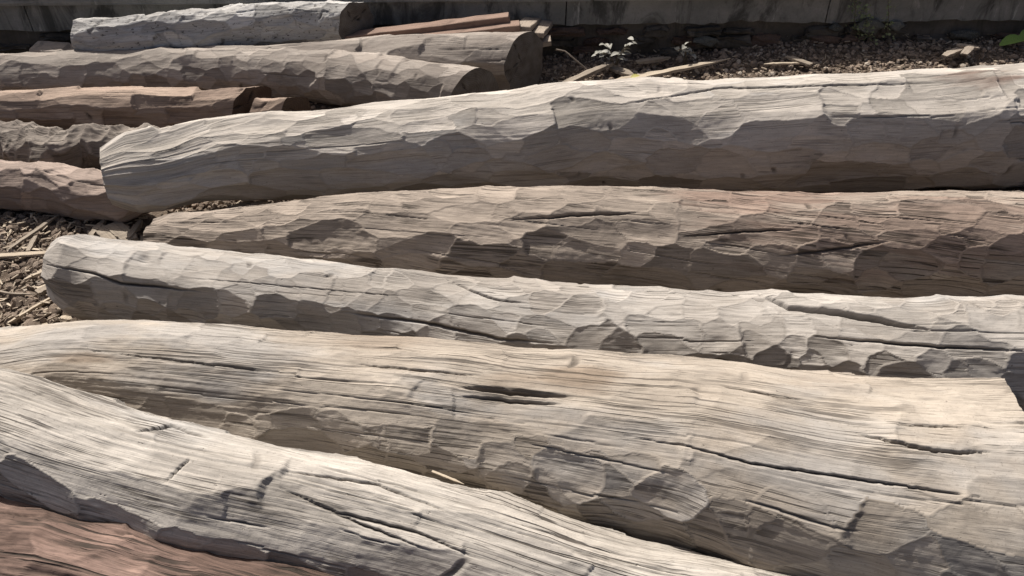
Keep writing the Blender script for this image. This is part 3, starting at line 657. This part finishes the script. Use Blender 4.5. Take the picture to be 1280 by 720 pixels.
def litter(regions, n, seed):
    rng = np.random.default_rng(seed); V, F = [], []
    for (x0, x1, y0, y1, m) in regions:
        for _ in range(m):
            p = on_z(rng.uniform(x0, x1), rng.uniform(y0, y1), .03); z = float(gz(p[0], p[1])) + rng.uniform(.012, .03)
            l, w, t = rng.uniform(.012, .05), rng.uniform(.005, .016), rng.uniform(.0015, .004); a = rng.uniform(0, 6.28); tl = rng.uniform(-.35, .35)
            ax = Vector((math.cos(a) * math.cos(tl), math.sin(a) * math.cos(tl), math.sin(tl))); ay = Vector((-math.sin(a), math.cos(a), rng.uniform(-.3, .3))); az = ax.cross(ay)
            c = Vector((p[0], p[1], z)); b0 = len(V); k_ = rng.uniform(.2, 1, 4)
            for sz in (-1, 1):
                for j, (su, sv) in enumerate(((-1, -1), (1, -1), (1, 1), (-1, 1))): V.append(tuple(c + ax * su * l * .5 + ay * sv * w * .5 * k_[j] + az * sz * t * .5))
            F += [tuple(b0 + q for q in f) for f in ((3, 2, 1, 0), (4, 5, 6, 7), (0, 1, 5, 4), (1, 2, 6, 5), (2, 3, 7, 6), (3, 0, 4, 7))]
    k = NT('litter_chip'); v = k.n('ShaderNodeNewGeometry').outputs['Random Per Island']
    c = k.mix(k.ramp(v, 0, 1), (.13, .10, .075), (.45, .38, .29)); m = k.done(c, .88, .2)
    return tag(mesh_np('wood_litter', V, F, m, None, False), 'small scattered wood chips and bark crumbs on the gravel', 'wood litter', kind='stuff')
litter([(0, 185, 262, 415, 450), (690, 1280, 56, 104, 420), (200, 480, 235, 268, 60)], 0, 77)
def board(name, label, p0, y0, p1, y1, w, th, mat, seed=0, roll=0.0):
    """sawn board between two picture points whose distance ahead is that of the pile it lies on (between thick log and wall)"""
    a, b = (np.array([0, 0, CAM_H]) + ray(*p) * (yy / ray(*p)[1]) for p, yy in ((p0, y0), (p1, y1))); d = b - a; L = np.linalg.norm(d)
    bm = bmesh.new(); bmesh.ops.create_cube(bm, size=1)
    for v in bm.verts: v.co = Vector((v.co.x * L, v.co.y * w, v.co.z * th))
    bmesh.ops.subdivide_edges(bm, edges=[e for e in bm.edges if abs((e.verts[0].co - e.verts[1].co).x) > .1], cuts=10)
    rr_ = random.Random(seed)
    for v in bm.verts: v.co += Vector((rr_.uniform(-.004, .004), rr_.uniform(-.0025, .0025), rr_.uniform(-.0025, .0025)))
    bmesh.ops.bevel(bm, geom=[e for e in bm.edges if len(e.link_faces) == 2 and e.calc_face_angle() > .7], offset=.003, segments=1, affect='EDGES')
    o = bm_obj(name, bm, mat); m = (a + b) / 2; dx = Vector(d).normalized(); yv = Vector((0, 0, 1)).cross(dx).normalized(); zv = dx.cross(yv)
    o.matrix_world = Matrix.Translation(m) @ Matrix((dx, yv, zv)).transposed().to_4x4() @ Matrix.Rotation(roll, 4, 'X')
    return tag(o, label, 'board')
board('sawn_board', 'upper reddish sawn board of the pile behind the thick log', (420, 49), 4.40, (636, 23), 4.36, .10, .045, M_redb, 1)
board('sawn_board', 'lower reddish sawn board of the pile behind the thick log', (440, 57), 4.34, (650, 33), 4.29, .11, .042, M_redb, 2)
board('sawn_board', 'short grey board end sticking out right of the reddish boards', (652, 36), 4.28, (666, 25), 4.62, .10, .03, M_gryb, 3)
board('sawn_board', 'tilted grey board end at the right side of the board pile', (672, 44), 4.30, (684, 29), 4.62, .07, .03, M_gryb, 4)
board('sawn_board', 'lowest grey board end peeping out right of the thick log', (560, 70), 4.38, (689, 50), 4.36, .12, .03, M_gryb, 5)
board('sawn_board', 'grey board under the reddish boards', (450, 66), 4.40, (662, 44), 4.38, .12, .04, M_gryb, 6)

# ------------------------------------------------------------------ weeds
def leaf_mat(name, A, B):
    k = NT(name); tc = k.n('ShaderNodeTexCoord').outputs['Object']; n = k.noise(tc, 30, 3)
    k.b.inputs['Subsurface Weight'].default_value = 0
    return k.done(k.mix(k.ramp(n, .35, .7), A, B), .6, .3)
M_dust = leaf_mat('dusty_leaf', (.32, .31, .27), (.21, .205, .17)); M_green = leaf_mat('green_leaf', (.16, .26, .055), (.22, .33, .08)); M_dull = leaf_mat('dull_green_leaf', (.15, .18, .08), (.24, .25, .13)); M_yel = leaf_mat('yellow_leaf', (.36, .34, .09), (.3, .26, .08))
M_stem = leaf_mat('stem', (.14, .12, .085), (.1, .085, .06))
def leaf_mesh(mat, l=1.0, w=.5):
    n = 7; V, F = [], []
    for i in range(n):
        t = i / (n - 1); hw = w / 2 * math.sin(math.pi * min(1, t * .93 + .04)) ** .8; z = .18 * math.sin(t * 2.4) - .12 * t
        for s_ in (-1, 0, 1): V.append((t * l, s_ * hw, z * l + abs(s_) * hw * .3))
    F = [(i * 3 + j, i * 3 + j + 1, i * 3 + 4 + j, i * 3 + 3 + j) for i in range(n - 1) for j in (0, 1)]
    me = bpy.data.meshes.new('leaf'); me.from_pydata(V, [], F); me.materials.append(mat)
    for p in me.polygons: p.use_smooth = True
    return me
def tube(pts, r0, r1, k=6):
    pts = [Vector(p) for p in pts]; V = []
    for i, p in enumerate(pts):
        d = (pts[min(i + 1, len(pts) - 1)] - pts[max(i - 1, 0)]).normalized(); a = d.orthogonal().normalized(); b = d.cross(a); r_ = r0 + (r1 - r0) * i / (len(pts) - 1)
        V += [p + (a * math.cos(6.283 * j / k) + b * math.sin(6.283 * j / k)) * r_ for j in range(k)]
    F = [(i * k + j, i * k + (j + 1) % k, i * k + k + (j + 1) % k, i * k + k + j) for i in range(len(pts) - 1) for j in range(k)]
    return V, F
def stem_obj(pts, r0, r1, mat, parent):
    V, F = tube(pts, r0, r1); return mesh_np('stem', [tuple(v) for v in V], F, mat, parent)
def weed(label, base, tips, leafmat, ll, seed, per=5):
    """tips: picture points the stems reach; leaves are parts"""
    p = on_z(*base, .03); p[2] = float(gz(p[0], p[1])); root = bpy.data.objects.new('weed', None); col.objects.link(root); root.location = p
    tag(root, label, 'weed'); me = leaf_mesh(leafmat, 1, .5); rr_ = random.Random(seed)
    for tx, ty in tips:
        d = ray(tx, ty); t = p[1] / d[1] * .985; q = np.array([0, 0, CAM_H]) + d * t; q = Vector(q - p)
        pts = [Vector((0, 0, 0)).lerp(q, f) + Vector((0, 0, .03 * math.sin(f * 3.14))) for f in (0, .25, .5, .75, 1)]
        stem_obj(pts, .0035, .0016, M_stem, root)
        for i in range(per):
            f = .45 + .55 * i / (per - 1); c = Vector((0, 0, 0)).lerp(q, f) + Vector((0, 0, .03 * math.sin(f * 3.14)))
            o = bpy.data.objects.new('leaf', me); col.objects.link(o); o.parent = root; s_ = ll * rr_.uniform(.7, 1.15)
            o.location = c; o.scale = (s_,) * 3; o.rotation_euler = (rr_.uniform(-.5, .5), rr_.uniform(-.5, .35), rr_.uniform(0, 6.28))
    return root
weed('dusty grey-leaved weed behind the largest log, beside the grey branch piece', (768, 84), [(744, 68), (752, 64), (758, 57), (774, 66), (792, 50), (784, 56)], M_dust, .058, 3, 4)
weed('small dusty weed above the tip of the long pale splinter', (857, 80), [(846, 64), (856, 56), (862, 66)], M_dust, .058, 4, 4)
def climber(label, base, top, seed):
    p = on_z(*base, .03); p[2] = float(gz(p[0], p[1])); d = ray(*top); t = p[1] / d[1]; q = Vector(np.array([0, 0, CAM_H]) + d * t - p)
    root = bpy.data.objects.new('wall_weed', None); col.objects.link(root); root.location = p; tag(root, label, 'weed'); rr_ = random.Random(seed)
    pts = [Vector((0, 0, 0)).lerp(q, f) + Vector((rr_.uniform(-.012, .012), rr_.uniform(-.01, .01), 0)) * (f > 0) for f in [i / 9 for i in range(10)]]
    stem_obj(pts, .003, .0012, M_stem, root); V, F = [], []
    for i in range(90):
        f = rr_.uniform(.12, 1) * 9; a = int(min(8, f)); c = pts[a].lerp(pts[a + 1], f - a) + Vector((rr_.gauss(0, .02), rr_.gauss(0, .018), rr_.gauss(0, .01)))
        l = rr_.uniform(.010, .024); dx = Vector((rr_.uniform(-1, 1), rr_.uniform(-1, .4), rr_.uniform(-.6, .8))).normalized(); dy = dx.orthogonal().normalized() * .45
        k_ = len(V); V += [c, c + (dx * .5 + dy) * l, c + dx * l, c + (dx * .5 - dy) * l]; F.append((k_, k_ + 1, k_ + 2, k_ + 3))
    mesh_np('foliage', [tuple(v) for v in V], F, M_dull, root, False)
climber('thin green weed growing up the wall right of centre, left one of the pair', (1072, 68), (1058, -40), 5)
climber('taller leafy green weed growing up the wall near the right edge', (1108, 70), (1112, -60), 6)
climber('faint short weed between the two wall weeds', (1086, 68), (1082, 5), 7)
def ground_leaf(label, px, py, l, mat, rz, z=.05, tilt=.2):
    p = on_z(px, py, z); p[2] = float(gz(p[0], p[1])) + z; o = bpy.data.objects.new('fallen_leaf', leaf_mesh(mat, 1, .55)); col.objects.link(o)
    o.location = p; o.scale = (l,) * 3; o.rotation_euler = (tilt, -.15, rz); tag(o, label, 'leaf'); return o
ground_leaf('bright green leaf at the right picture edge behind the largest log', 1244, 72, .17, M_green, .15, .03)
ground_leaf('second green leaf partly cut by the right picture edge', 1268, 66, .15, M_green, .5, .05)
ground_leaf('small yellow-green leaf lying on the long pale splinter', 788, 98, .06, M_yel, .4, .075)
tw, tf = tube([on_z(695, 62, .16), on_z(706, 64, .15), on_z(718, 74, .11), on_z(728, 82, .07), on_z(738, 92, .03)], .006, .004)
o = mesh_np('bent_twig', [tuple(v) for v in tw], tf, M_gryb); tag(o, 'thin bent twig arching over the gravel right of the cracked log end', 'twig')
# splinter lifting from the bleached log
for p0, p1, zz in (((540, 589), (580, 605), .30),):
    o = sliver('splinter', None, None, p0, p1, .006, .003, M_chip, zz, 61, (.9, .1)); o.parent = bleached; o.matrix_parent_inverse = Matrix.Translation(-bleached.location)
